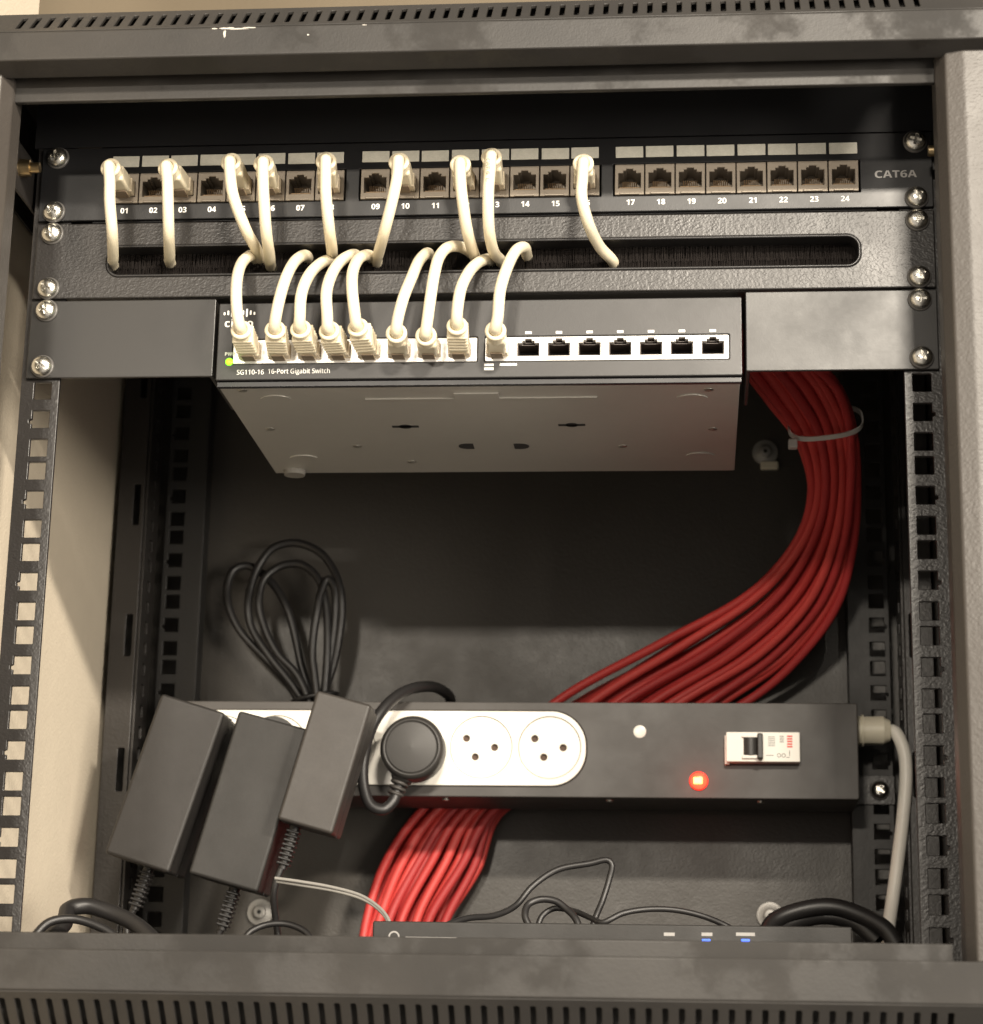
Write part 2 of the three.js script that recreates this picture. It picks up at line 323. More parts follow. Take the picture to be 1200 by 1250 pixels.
const screwGeos = [.2, .9, 1.3, .5].map(a => prep(csgScrew(a)));
const cupGeo = prep(new THREE.LatheGeometry([[3, 0], [6.3, 0], [6.35, .5], [6, 1.3], [5.2, 1.5], [3, 1.5]].map(([r, y]) => new THREE.Vector2(r, y)), 36).rotateX(Math.PI / 2));
let screwN = 0;
function screw(parent, x, y, z) {
  const c = put('screw', screwGeos[screwN++ % 4], MAT.screw, parent, x, y, z + 1.2);
  c.rotation.set(rr(-.05, .05), rr(-.05, .05), 0);
  const w = new THREE.Mesh(cupGeo, MAT.cup); w.name = 'washer'; w.castShadow = w.receiveShadow = true; w.position.z = -1.2 * K; c.add(w);
}

// ------------------------------------------------------------------ patch panel
const pp = thing('patch_bay', 'black 24-port patch panel with numbered sockets and white label strips', 'patch panel', [0, -44, -20]);
const groupX = [-202.3, -64.05, 73.2], pitch = 16.19;
const portX = i => groupX[Math.floor(i / 8)] + (i % 8 + .5) * pitch;
const PY = -25.2, PY0 = -33.7, PY1 = -16.2;
{
  const s = rrect(new THREE.Shape(), -241.3, 241.3, -43.2, -.6, .8);
  for (const g of groupX) s.holes.push(rrect(new THREE.Path(), g - .6, g + 8 * pitch + .6, PY0 - .4, PY1 + .4, .3));
  obj('face_plate', plate(s, -2.2, 0, .5, 3), MAT.patch, pp);
  obj('bottom_fold', rb(-212, 212, -44, -36.8 + .2, -26, -2.4, .6), MAT.patch, pp);
  obj('rear_housing', join(bx(-210, 210, -14.8, -2, -40, -2.4), bx(-210, 210, -36, -34.4, -40, -2.4), bx(-210, 210, -34.4, -14.8, -40, -37)), MAT.patch, pp);
}
// keystone socket: shell with a stepped opening
function jackHole(w, h, P = THREE.Path) {
  const a = w / 2, b = h / 2; return poly([[-a, -b], [a, -b], [a, b - 2.4], [a * .56, b - 2.4], [a * .56, b - 1.1], [a * .3, b - 1.1], [a * .3, b], [-a * .3, b], [-a * .3, b - 1.1], [-a * .56, b - 1.1], [-a * .56, b - 2.4], [-a, b - 2.4]], P);
}
function jackShell(w, h, hw, hh, d, cy = 0) {
  const s = rrect(new THREE.Shape(), -w / 2, w / 2, -h / 2, h / 2, .4), p = jackHole(hw, hh);
  s.holes.push(shifted(p, 0, cy));
  return plate(s, -d, 0, .25, 1);
}
const kJack = prep(join(jackShell(pitch - .5, PY1 - PY0, 11.9, 11, 14, .6), bx(-7.4, 7.4, -7, 7, -15, -14.05), rb(-5.2, 5.2, -8.75, -7.6, -.2, .7, .3, 1)));
const kPins = prep(join([...Array(8)].map((_, i) => new THREE.BoxGeometry(.55, .3, 8).rotateX(-.5).translate(-3.6 + i * 1.03, -1.6, -8)), rb(-5.6, 5.6, -4.75, -3.4, -12, -2.4, .3, 1)));
const tagGeo = prep(rb(-7.4, 7.4, -3.2, 3.2, 0, .5, .22, 1));
for (let i = 0; i < 24; i++) {
  const x = portX(i);
  const j = put('socket', kJack, MAT.jackShell, pp, x, (PY0 + PY1) / 2, .4 + rr(-.25, .25)); j.rotation.z = rr(-.006, .006);
  const p = new THREE.Mesh(kPins, MAT.jackGold); p.name = 'contacts'; p.castShadow = p.receiveShadow = true; j.add(p);
  put('label_strip', tagGeo, MAT.tag, pp, x + rr(-.2, .2), -9.1 + rr(-.15, .15), .05 + rr(0, .1)).rotation.z = rr(-.008, .008);
  obj('port_number', text(String(i + 1).padStart(2, '0'), 3.1, x + .6, -37.9, .12), MAT.ink, pp);
}
obj('panel_lettering', text('CAT6A', 4.1, 222, -24.4, .12, { width: 22 }), MAT.inkDim, pp);  // white lettering in dimmer ink, the shade over it put into the colour
for (const x of [-232.5, 232.5]) for (const y of [-6.35, -38.1]) screw(pp, x, y, 0);

// ------------------------------------------------------------------ slotted cable-entry panel
const cm = thing('cable_entry_panel', 'black textured blank panel with one long rounded cable slot', 'rack panel', [0, -89, -20]);
{
  const s = rrect(new THREE.Shape(), -241.3, 241.3, -88.3, -45, .8);
  s.holes.push(rrect(new THREE.Path(), -201.5, 202.6, -76.2, -58.2, 7.2));
  obj('face_plate', plate(s, -2.2, 0, .7, 3, 14), MAT.coat, cm);
  const f = rrect(new THREE.Shape(), -201.6, 202.7, -76.3, -58.1, 7.2); f.holes.push(rrect(new THREE.Path(), -200.3, 201.4, -75, -59.4, 6));
  obj('slot_lip', plate(f, -13, .5, .55, 3, 14), MAT.smooth, cm);
  obj('folded_edge', join(rb(-222, 222, -88.4, -86.8, -16, -2.3, .5), rb(-222, 222, -46.6, -45, -16, -2.3, .5)), MAT.coat, cm);
}
{
  const b = []; seed = 99;
  for (const up of [1, -1]) for (let i = 0; i < 1300; i++) {
    const x = -200 + i * .309 + rr(-.15, .15), ln = rr(8.9, 9.6), y0 = up > 0 ? -58.6 : -75.8, g = new THREE.BoxGeometry(rr(.24, .34), ln, .3);
    b.push(g.translate(0, -up * ln / 2, 0).rotateZ(rr(-.06, .06)).rotateX(rr(-.05, .05)).translate(x, y0, -11 + rr(-1, 1)));
  }
  obj('brush_bristles', join(b), MAT.bristle, cm, 'stuff');
  obj('brush_backing', rb(-208, 208, -80, -54, -14.6, -13.2, .3, 1), MAT.bristle, cm);
}
for (const x of [-232.5, 232.5]) for (const y of [-50.8, -82.55]) screw(cm, x, y, 0);

// ------------------------------------------------------------------ network switch with rack ears
const SX0 = -137.6, SX1 = 140.2, SYT = -93, SYB = -139.2, SZ = 2;
const sw = thing('network_switch', 'dark sixteen-port network switch with grey metal body, green light and two wide rack ears', 'network switch', [0, SYB, -85]);
{
  const body = obj('housing', join(rb(SX0 + 1.2, SX1 - 1.2, SYB + .2, SYB + 1.6, -168, -3.2, .5, 2), rb(SX0 + 1.2, SX1 - 1.2, SYT - 2, SYT - .6, -168, -3.2, .5, 2), bx(SX0 + 1.3, SX0 + 2.6, SYB + 1.7, SYT - 2.1, -167.5, -3.2), bx(SX1 - 2.6, SX1 - 1.3, SYB + 1.7, SYT - 2.1, -167.5, -3.2), bx(SX0 + 2.7, SX1 - 2.7, SYB + 1.7, SYT - 2.1, -167.5, -16)), MAT.switchTin, sw);
  const s = rrect(new THREE.Shape(), SX0, SX1, SYB + 2.9, SYT, .8);
  const holes = [[-129, 1.6], [5.6, 133.5]];
  for (const [a, b] of holes) s.holes.push(rrect(new THREE.Path(), a, b, -127.2, -113.7, .4));
  const bez = obj('front_bezel', plate(s, -3, SZ, .6, 3), MAT.smooth, sw);
  obj('bezel_base', rb(SX0 + .4, SX1 - .4, SYB - .3, SYB + 2.75, -3, SZ - 2, .4), MAT.gloss, sw);
  // two silver socket blocks, eight sockets each
  const px = []; for (let i = 0; i < 8; i++) px.push(-119.6 + i * 15.98); for (let i = 0; i < 8; i++) px.push(12.4 + i * 16.09);
  holes.forEach(([a, b], gi) => {
    const bs = rrect(new THREE.Shape(), a + .15, b - .15, -127.05, -113.85, .7);
    for (let i = 0; i < 8; i++) { const p = jackHole(11.6, 9.6); bs.holes.push(shifted(p, px[gi * 8 + i], -119.6)); }
    const blk = obj('socket_block', join(plate(bs, -13, SZ - .3, .25, 1)), MAT.silver, sw);
    obj('socket_back', bx(a + .5, b - .5, -126.5, -114.5, -14, -13.05), MAT.jackDark, blk);
    for (let i = 0; i < 8; i++) {
      const x = px[gi * 8 + i];
      obj('socket_liner', join(bx(x - 5.75, x - 5.35, -124.3, -117.3, -13, .2), bx(x + 5.35, x + 5.75, -124.3, -117.3, -13, .2), bx(x - 5.3, x + 5.3, -124.3, -123.4, -13, -.4), bx(x - 5.3, x + 5.3, -117.6, -117.3, -13, -1.4), bx(x - 3.1, x + 3.1, -116.4, -116.1, -13, -1.4), bx(x - 1.7, x + 1.7, -115.1, -114.85, -13, -.6)), MAT.liner, blk);
      obj('port_light', rb(x - 1.9 + .2, x + 1.9 - .2, -112.4, -110.9, SZ - .2, SZ + .25, .2, 1), MAT.ink, bez);
    }
  });
  sw.userData.px = undefined; delete sw.userData.px; var switchPortX = px;
  // printing
  const cx = -126.4, bars = [1.7, 2.6, 4.6, 2.6, 1.7, 2.6, 4.6, 2.6, 1.7];
  obj('emblem', join(bars.map((h, i) => { const q = new THREE.Shape(); rrect(q, -.5, .5, h > 4 ? -1.9 : -.85, (h > 4 ? -1.9 : -.85) + h, .48); return new THREE.ShapeGeometry(q, 4).translate(cx + (i - 4) * 2.02, -98.9, SZ + .1); }),
    strip(text('cisco', 4.3, cx, -104.2, SZ + .1, { width: 15.4 }))), MAT.ink, bez);
  obj('lettering', text('PWR', 1.9, -130.3, -121.6, SZ + .1, { width: 5.6 }), MAT.ink, bez);
  obj('lettering', text('SG110-16', 2.6, -126.2, -131.9, SZ + .1, { align: 'left', f: fontR, width: 14.5 }), MAT.ink, bez);
  obj('lettering', text('16-Port Gigabit Switch', 2.6, -109.4, -131.9, SZ + .1, { align: 'left', f: fontR, width: 33 }), MAT.ink, bez);
  obj('print_mark', join(new THREE.PlaneGeometry(5, 1.3).translate(8, -129.2, SZ + .1), new THREE.PlaneGeometry(5, 1.5).translate(8, -131.4, SZ + .1), new THREE.PlaneGeometry(9, 1.2).translate(18.2, -129.1, SZ + .1)), MAT.ink, bez);
  obj('power_light', new THREE.SphereGeometry(2.1, 20, 12).scale(1, 1, .5).translate(-130.6, -126, SZ), glow([.25, 1, .02], 2.2), sw);
  const pl = new THREE.PointLight(new THREE.Color().setRGB(.3, 1, .05), .00035, 0, 2); pl.position.set(-130.6 * K, -126 * K, (SZ + 3) * K); pl.castShadow = true; scene.add(pl);
  // rack ears
  const ear = (x0, x1, side) => {
    const e = rrect(new THREE.Shape(), x0, x1, -133.4, -89.6, .8);
    const m = obj('rack_ear', join(plate(e, -2, 0, .5, 3), side < 0 ? rb(x1 - 2, x1, -133.2, -90, -60, -1.2, .6) : rb(x0, x0 + 2, -133.2, -90, -60, -1.2, .6)), MAT.ear, sw);
    for (const y of [-95.25, -127]) screw(sw, side * 232.5, y, 0);
    return m;
  };
  ear(-241.3, SX0 - 2.2, -1); ear(SX1 + 2, 241.3, 1);
  // underside: keyholes, wall-mount slots, pressed arcs, vents' seam and feet
  const U = (u, v) => { const d = V((u - CX) / F, -(v - CY) / F, -1).applyQuaternion(camera.quaternion), c = camera.position.clone().multiplyScalar(1000); return c.addScaledVector(d, (SYB - c.y) / d.y); };
  const yU = SYB + .12;
  for (const [u, v] of [[495, 521], [698, 519]]) { const c = U(u, v); obj('keyhole', join(new THREE.CylinderGeometry(3.6, 3.6, .3, 20).translate(c.x, yU, c.z), bx(c.x - 7.5, c.x + 7.5, yU - .15, yU + .15, c.z - 1.6, c.z + 1.6)), MAT.holeDark, body); }
  for (const [u, v, s] of [[572, 545, -1], [634, 545, 1]]) {
    const c = U(u, v), q = new THREE.Shape(); q.moveTo(3, 5); q.lineTo(3, -5); q.absarc(-.5, 0, 5.2, -Math.PI / 2, Math.PI / 2, true); q.closePath();
    obj('mount_slot', new THREE.ExtrudeGeometry(q, { depth: .3, bevelEnabled: false, curveSegments: 12 }).rotateX(Math.PI / 2).rotateY(s > 0 ? Math.PI : 0).translate(c.x, yU + .15, c.z), MAT.holeDark, body);
  }
  { const a = U(446, 487), b = U(729, 486); obj('pressed_seam', bx(a.x, b.x, SYB - .5, SYB + .3, a.z - 1, a.z + .3), MAT.switchTin, body); const c = U(582, 483); obj('label_plate', rb(c.x - 12, c.x + 12, SYB - .7, SYB + .3, a.z - .5, a.z + 9, .2, 1), MAT.switchTin, body); }
  for (const [u, v] of [[338, 489], [372, 561], [845, 488], [855, 558]]) { const c = U(u, v); const t = new THREE.TorusGeometry(9, .35, 8, 30, 2.2).rotateZ(-2.67).rotateX(-Math.PI / 2).translate(c.x, SYB - .05, c.z); obj('pressed_ring', t, MAT.switchTin, body); }
  for (const [u, v] of [[296, 477], [330, 524], [436, 545], [503, 564], [865, 476], [870, 524], [760, 545]]) { const c = U(u, v); obj('rivet', new THREE.SphereGeometry(2.6, 16, 8).scale(1, .25, 1).translate(c.x, SYB + .1, c.z), MAT.zinc, body); }
  for (const [x, z] of [[-124, -163]]) obj('rubber_foot', cylY(x, SYB - 2.6, SYB + .4, z, 6.2, 6.8, 24), MAT.foot, body);
}

// ------------------------------------------------------------------ patch cables
const toward = (a, b) => new THREE.Quaternion().setFromUnitVectors(V(0, 0, 1), b.clone().sub(a).normalize());
const bootSmooth = prep(join(rb(-5.1, 5.1, -4.6, 4.6, 0, 15, 1.6, 3), cylZ(0, 0, 13, 19.6, 5, 4.6)));
const bootRibbed = prep(join(rb(-5, 5, -4.5, 4.5, 0, 17, 1.4, 3), cylZ(0, 0, 15, 20, 4.6, 4.6), [0, 1, 2, 3, 4].map(i => rb(-5.45, 5.45, -5.1, 5.1, 4 + i * 2.7, 5.5 + i * 2.7, .7, 2))));
const collar = prep(new THREE.TorusGeometry(4.35, 1.25, 10, 28));
const plugBody = prep(join(rb(-5.7, 5.7, -4.2, 3.8, -9, 5, .5, 2), rb(-3, 3, -5.2, -4.1, -4, 6, .3, 1)));
const plugTab = prep(rb(-3.2, 3.2, -5.6, -4.9, -2, 8, .25, 1));
function patchCable(label, port, ringPx, ringZ, path, ribbed, group, tailDown) {
  const o = thing('patch_cable', label, 'cable', [port.x, port.y, port.z], group);
  const E = at(ringPx[0], ringPx[1], ringZ), S = port.clone().add(V(0, 0, 4)), q = toward(S, E), L = E.distanceTo(S);
  const plug = put('plug', plugBody, MAT.creamPlug, o, port.x, port.y, port.z + 1);
  const t = new THREE.Mesh(plugTab, MAT.creamDark); t.name = 'latch'; t.castShadow = t.receiveShadow = true; plug.add(t);
  const boot = put('boot', ribbed ? bootRibbed : bootSmooth, MAT.cream, o, S.x, S.y, S.z, q); boot.scale.z = L / 20;
  const c = put('boot_collar', collar, MAT.cream, o, E.x, E.y, E.z, q);
  const dir = E.clone().sub(S).normalize();
  const pts = [E.clone().addScaledVector(dir, -6), E.clone(), E.clone().addScaledVector(dir, 3.2)];
  path.forEach(([u, v, z], k) => { const n = path.length - 1, d = k === n ? 11 : k === n - 1 ? 6 : k === n - 2 ? 2 : 0; pts.push(at(u, v, z - d)); });
  const e = pts[pts.length - 1];
  pts.push(V(e.x, e.y, -20), V(e.x + rr(-2, 2), -67 + rr(-3, 3), -34), V(e.x + rr(-14, 14), -68 + rr(-2, 2), -60), V(e.x + rr(-30, 30), tailDown ? -70 : -66, -105));
  obj('cord', tube(pts, 3.05, 120, 14), MAT.cream, o);
  return o;
}
const words = { 1: 'one', 3: 'three', 5: 'five', 6: 'six', 8: 'eight', 10: 'ten', 12: 'twelve', 13: 'thirteen', 16: 'sixteen' };
const patchEnds = [
  [1, [135, 205], [[134, 222, 31], [134, 245, 31], [137, 283, 26], [138, 312, 12], [138, 323, 2]]],
  [3, [205, 205], [[204.5, 222, 31], [205, 245, 31], [206, 283, 25], [207, 310, 11], [207.5, 320, 2]]],
  [5, [282, 198], [[281, 214, 31], [285, 240, 32], [300, 280, 26], [312, 302, 14], [317, 314, 3]]],
  [6, [322, 200], [[321, 216, 31], [322, 240, 32], [325, 283, 26], [329, 312, 12], [330, 323, 3]]],
  [8, [398, 197], [[397.5, 213, 31], [398, 240, 32], [402, 280, 25], [405, 303, 12], [406, 312, 2]]],
  [10, [487, 198], [[485, 214, 31], [480, 240, 32], [470, 280, 26], [463, 306, 12], [460, 318, 3]]],
  [12, [562, 201], [[562, 217, 31], [564, 240, 32], [570, 280, 25], [577, 306, 12], [580, 314, 3]]],
  [13, [600, 192], [[598, 209, 32], [596, 238, 33], [597, 280, 26], [603, 308, 12], [611, 318, 3]]],
  [16, [712, 200], [[711, 216, 31], [710, 240, 32], [718, 272, 26], [732, 301, 12], [748, 319, 2]]],
];
for (const [n, ring, path] of patchEnds) {
  const o = patchCable('cream patch cable plugged into the patch panel socket numbered ' + words[n], V(portX(n - 1), PY + .2, .4), ring, 25, path, false, 'cream cables hanging from the patch panel', true);
  if (n === 13) { const g = text('CAT.6  UTP', 2.0, 0, 0, 0, { f: fontR, width: 17, rot: -Math.PI / 2 }); const p = at(595.5, 212, 36.2); obj('cord_print', g.translate(p.x, p.y, p.z), MAT.printGrey, o); }
}
const switchEnds = [
  [[294.5, 403], [[290, 385, 31], [288.5, 365, 32], [289.5, 340, 29], [296, 320, 20], [309, 312, 7]], true],
  [[336, 403], [[336.5, 388, 31], [342, 362, 31], [350, 337, 26], [361, 318, 17], [374, 312, 5]], true],
  [[367, 402], [[366, 387, 31], [367.5, 362, 31], [375, 340, 25], [387, 325, 17], [402, 318, 5]], true],
  [[402, 404], [[399.5, 386, 31], [398.5, 358, 31], [405, 335, 26], [417, 318, 18], [434, 311, 5]], true],
  [[437, 400], [[433, 382, 31], [430, 355, 31], [430.5, 333, 26], [438, 316, 18], [451, 312, 5]], true],
  [[484, 407], [[485.5, 390, 31], [492, 365, 31], [502, 340, 26], [512, 318, 17], [523, 309, 5]], false],
  [[520, 410], [[521.5, 393, 31], [525.5, 364, 31], [530, 336, 27], [536, 314, 21], [547, 302, 14], [561, 301, 9], [574, 308, 2]], false],
  [[558, 398], [[558, 382, 31], [562, 355, 31], [572, 333, 24], [585, 320, 13], [597, 317, 3]], true],
  [[605, 404], [[607.5, 388, 31], [610.5, 355, 31], [619, 327, 26], [630, 306, 18], [640, 302, 10], [643, 311, 2]], false],
];
const ordinal = ['first', 'second', 'third', 'fourth', 'fifth', 'sixth', 'seventh', 'eighth', 'ninth'];
switchEnds.forEach(([ring, path, ribbed], i) => patchCable('cream patch cable plugged into the switch at its ' + ordinal[i] + ' socket from the green light', V(switchPortX[i], -120.2, .6), ring, 25, path, ribbed, 'cream cables rising from the switch'));

// ------------------------------------------------------------------ red cables
const ST = [ // left px, right px, z
  [880, 405, 985, 400, -95, 5.5], [898, 440, 1005, 440, -112, 5.5], [932, 485, 1036, 480, -142, 5.5], [968, 535, 1050, 530, -176, 5.6], [983, 600, 1051, 600, -212, 5.6], [962, 662, 1046, 668, -246, 5.2], [905, 725, 1026, 740, -276, 4.6],
  [800, 790, 985, 803, -303, 4.2], [690, 851, 930, 853, -322, 4.2], [600, 920, 785, 930, -327, 4.6], [512, 988, 622, 990, -327, 4.8], [462, 1055, 588, 1060, -325, 4.6], [436, 1125, 547, 1130, -322, 4.6], [428, 1175, 538, 1180, -320, 4.6]];
const NR = 24;
for (let i = 0; i < NR; i++) {
  const t0 = (i + .5) / NR, lay = (i * 7) % 4, pts = [];
  const ph = rr(0, 6.28), am = rr(.3, 1), fr = rr(.45, 1.1);
  ST.forEach(([lu, lv, ru, rv, z, dz], k) => {
    let t = t0 + (Math.sin(ph + k * fr) * .055 + Math.sin(ph * 3.1 + k * 1.7) * .022) * am * (k > 6 ? 1.15 : .9); if (i === NR - 1 && k >= 6 && k <= 8) t += .02; else if (k === 8) t = t * .93;
    t = Math.min(1.01, Math.max(-.01, t));
    const zz = z - lay * dz + Math.sin(ph * 2 + k * fr) * 2.2, inset = 6;
    const L0 = at(lu + inset, lv, z - 8), R0 = at(ru - inset, rv, z - 8);
    const q = L0.lerp(R0, t); q.z = zz; 
    if (q.z < BACK + 3.4) q.z = BACK + 3.4;
    pts.push(q);
  });
  const g = tube(pts, 2.95, 150, 10);
  const o = thing('red_cable', 'red network cable in the bundle sweeping down behind the power strip', 'cable', [pts[13].x, pts[13].y, pts[13].z], 'red network cables in the tied bundle');
  obj('jacket', g, [MAT.red, MAT.red2, MAT.red3][(i * 5) % 3], o);
}
{ // cable tie round the bundle, square to its run
  const a = at(964, 539, -163), b = at(1055, 528, -163), c = a.clone().add(b).multiplyScalar(.5).add(V(0, 12, -11));
  const o = thing('cable_tie', 'white plastic cable tie round the red cable bundle', 'cable tie', [c.x, c.y, c.z]);
  const hx = (b.x - a.x) / 2, hz = 16.5, slope = (b.y - a.y) / (b.x - a.x), pos = [], N = 72, wv = 1.5, ax = V(0, .67, .74), dp = V(0, -.74, .67);
  const P = (k, s, r) => { const th = k / N * Math.PI * 2, ct = Math.cos(th), st = Math.sin(th), e = .7; const x = Math.sign(ct) * Math.abs(ct) ** e * (hx + r), d = Math.sign(st) * Math.abs(st) ** e * (hz + r); return V(c.x + x, c.y + slope * x, c.z).addScaledVector(dp, d).addScaledVector(ax, s * wv); };
  for (let k = 0; k < N; k++) for (const [s0, r0, s1, r1] of [[-1, .5, 1, .5], [1, .5, 1, -.4], [1, -.4, -1, -.4], [-1, -.4, -1, .5]]) {
    const A = P(k, s0, r0), B = P(k, s1, r1), C = P(k + 1, s1, r1), D = P(k + 1, s0, r0);
    for (const v of [A, B, C, A, C, D]) pos.push(v.x, v.y, v.z);
  }
  const g = new THREE.BufferGeometry(); g.setAttribute('position', new THREE.Float32BufferAttribute(pos, 3)); g.computeVertexNormals();
  obj('strap', g, MAT.tie, o);
  const h = at(968, 541, -163); obj('head', rb(h.x - 2.7, h.x + 2.7, h.y - 2.9, h.y + 2.5, h.z - 4.5, h.z + 1.6, .8), MAT.tie, o);
}

// ------------------------------------------------------------------ power strip
const PZ = -262, PT = -261.6, PB = -321;
const pdu = thing('power_strip', 'dark grey rack power strip with white round sockets, breaker and red indicator', 'power strip', [0, PB, -290]);
{
  const s = rrect(new THREE.Shape(), -214.6, 214.6, PB, PT, 1.6);
  const wl = -252, wr = 48;
  s.holes.push(rrect(new THREE.Path(), wl > -214 ? wl : -205, wr, -314.4, -267.2, 22));
  const body = obj('casing', join(plate(s, PZ - 3, PZ, .7, 3, 24), bx(-214.4, 214.4, PB + .1, PB + 1.9, -318.4, PZ - 3.1), bx(-214.4, 214.4, PT - 1.9, PT - .1, -318.4, PZ - 3.1), bx(-214.5, -212.5, PB + 2, PT - 2, -318.4, PZ - 3.1), bx(212.5, 214.5, PB + 2, PT - 2, -318.4, PZ - 3.1), bx(-214.4, 214.4, PB + .1, PT - .1, -320, -318.5)), MAT.pdu, pdu);
  for (const x of [-150, -40, 62, 155]) obj('casing_screw', cylY(x, PB - 1.2, PB + .4, -272, 2.2, 2.6, 16), MAT.zinc, body);
  // white socket strip: 6 round sockets, each a dished ring with three pin holes
  const ws = rrect(new THREE.Shape(), -204.7, wr - .3, -314.1, -267.5, 21.8);
  const SXs = [25.1, -17.6, -60.6, -103.6, -146.6, -188 + 6]; const SYs = -290.2;
  for (const x of SXs) { const h = new THREE.Path(); h.absarc(x, SYs, 19.4, 0, Math.PI * 2, true); ws.holes.push(h); }
  const strip_ = obj('socket_strip', plate(ws, PZ - 3.2, PZ + 1.2, .6, 3, 28), MAT.white, pdu);
  const dish = new THREE.Shape(); dish.absarc(0, 0, 19.2, 0, Math.PI * 2, false);
  const hp = [[-9.3, 5.6], [8.4, 0], [-3.6, -6]];
  for (const [x, y] of hp) { const h = new THREE.Path(); h.absarc(x, y, 2.15, 0, Math.PI * 2, true); dish.holes.push(h); }
  const dishGeo = prep(plate(dish, -3, 0, .5, 3, 40)), ringHole = new THREE.Shape();
  const pinGeo = prep(new THREE.CylinderGeometry(2.2, 2.2, .6, 20).rotateX(Math.PI / 2));
  SXs.forEach((x, i) => {
    const d = put('socket', dishGeo, MAT.white, pdu, x, SYs, PZ + .35);
    for (const [hx, hy] of hp) { const m = new THREE.Mesh(pinGeo, MAT.hole); m.name = 'pin_hole'; m.castShadow = m.receiveShadow = true; m.position.set(hx * K, hy * K, -2.6 * K); d.add(m); }
  });
  obj('round_button', new THREE.SphereGeometry(4, 28, 16).scale(1, 1, .1).translate(80.9, -279.8, PZ), MAT.white, pdu);
  // red neon indicator
  const lamp = obj('indicator_lamp', new THREE.LatheGeometry([[5.9, 0], [5.9, .9], [5.4, 1.5], [5.1, 1.5]].map(([r, y]) => new THREE.Vector2(r, y)), 32).rotateX(Math.PI / 2).translate(117.1, -310.3, PZ), glow([1, .05, .03], .9), pdu);
  obj('lens', new THREE.SphereGeometry(5.1, 24, 14).scale(1, 1, .35).translate(117.1, -310.3, PZ + .6), glow([1, .09, .04], 1.5), lamp);
  obj('glowing_tube', rb(113.9, 119.4, -312.4, -308.2, PZ + 1.5, PZ + 3.1, .7), glow([1, .5, .12], 4), lamp);
  const pl = new THREE.PointLight(new THREE.Color().setRGB(1, .1, .04), .002, 0, 2); pl.position.set(117.1 * K, -310.3 * K, (PZ + 5) * K); pl.castShadow = true; scene.add(pl);
  // circuit breaker
  const br = obj('breaker', join(rb(134, 178.8, -299.4, -281, PZ - 2, PZ + 8, .6, 2), rb(133.1, 136, -300.4, -282.4, PZ - 2, PZ + 4, .4)), MAT.white, pdu);
  obj('lever_cradle', join(rb(143.5, 153.5, -284.6, -283.2, PZ + 7, PZ + 9.6, .4), rb(143.5, 153.5, -297.6, -295.4, PZ + 7, PZ + 9.6, .4)), MAT.white, br);
  obj('lever', join(cylY(149, -295.3, -284.7, PZ + 5.5, 5.2, 5.2, 28), rb(152.8, 156.2, -298, -282.4, PZ + 6, PZ + 13, .8)), MAT.plugBlack, br);
  const bz = PZ + 8.12;
  const bars = []; for (let k = 0; k < 5; k++) bars.push(new THREE.PlaneGeometry(3.2, 1.0).translate(172.6, -283.6 - k * 1.6, bz));
  obj('red_print', join(bars), MAT.redInk, br);
  const dk = []; for (let k = 0; k < 4; k++) dk.push(new THREE.PlaneGeometry(2.6, .4).translate(167.8, -283.6 - k * 1.15, bz)); dk.push(new THREE.PlaneGeometry(4.6, .35).translate(160.4, -295.4, bz), new THREE.PlaneGeometry(.35, 3.6).translate(172.4, -294, bz), new THREE.PlaneGeometry(1.9, .35).translate(171.4, -296.6, bz), new THREE.RingGeometry(.9, 1.25, 16).translate(166, -295.4, bz), new THREE.RingGeometry(.9, 1.25, 16).translate(168.8, -295.4, bz));
  obj('dark_print', join(dk), MAT.darkInk, br);
  const gp = []; for (let k = 0; k < 6; k++) gp.push(new THREE.PlaneGeometry(4.2, .45).translate(161.6, -284 - k * 1.1, bz)); obj('grey_print', join(gp), MAT.inkDim, br);
  // ears with screws
  for (const sd of [-1, 1]) {
    const e = rrect(new THREE.Shape(), sd < 0 ? -241 : 214.7, sd < 0 ? -214.7 : 241, -316.5, -298, .8); e.holes.push(rrect(new THREE.Path(), sd * 231.5 - 3, sd * 231.5 + 3, -309.5, -305.5, 1.9));
    obj('rack_ear', plate(e, -319.8, -318.2, .3), MAT.coat, pdu); screw(pdu, sd * 231.5, -307.5, -318.2);
  }
  // cable gland and white supply cable
  const gl = at(1070, 892, -285);
  const gland = obj('cable_gland', join(cylX(214.6, 218, gl.y, -285, 9.6, 9.6, 6), cylX(218, 232, gl.y, -285, 9.2, 9.6, 6), cylX(232, 236, gl.y, -285, 8.4, 6.6, 24), cylX(218.4, 219.6, gl.y, -285, 10, 10, 24)), MAT.gland, pdu);
  const pc = [V(226, gl.y, -285), V(235, gl.y, -285), at(1092, 893, -283), at(1103, 915, -281), at(1106, 945, -281), at(1102, 1000, -282), at(1096, 1050, -284), at(1090, 1095, -285), at(1085, 1130, -288), at(1080, 1175, -290)];
  obj('supply_cable', tube(pc, 4.1, 90, 14), MAT.whiteCable, pdu);
}

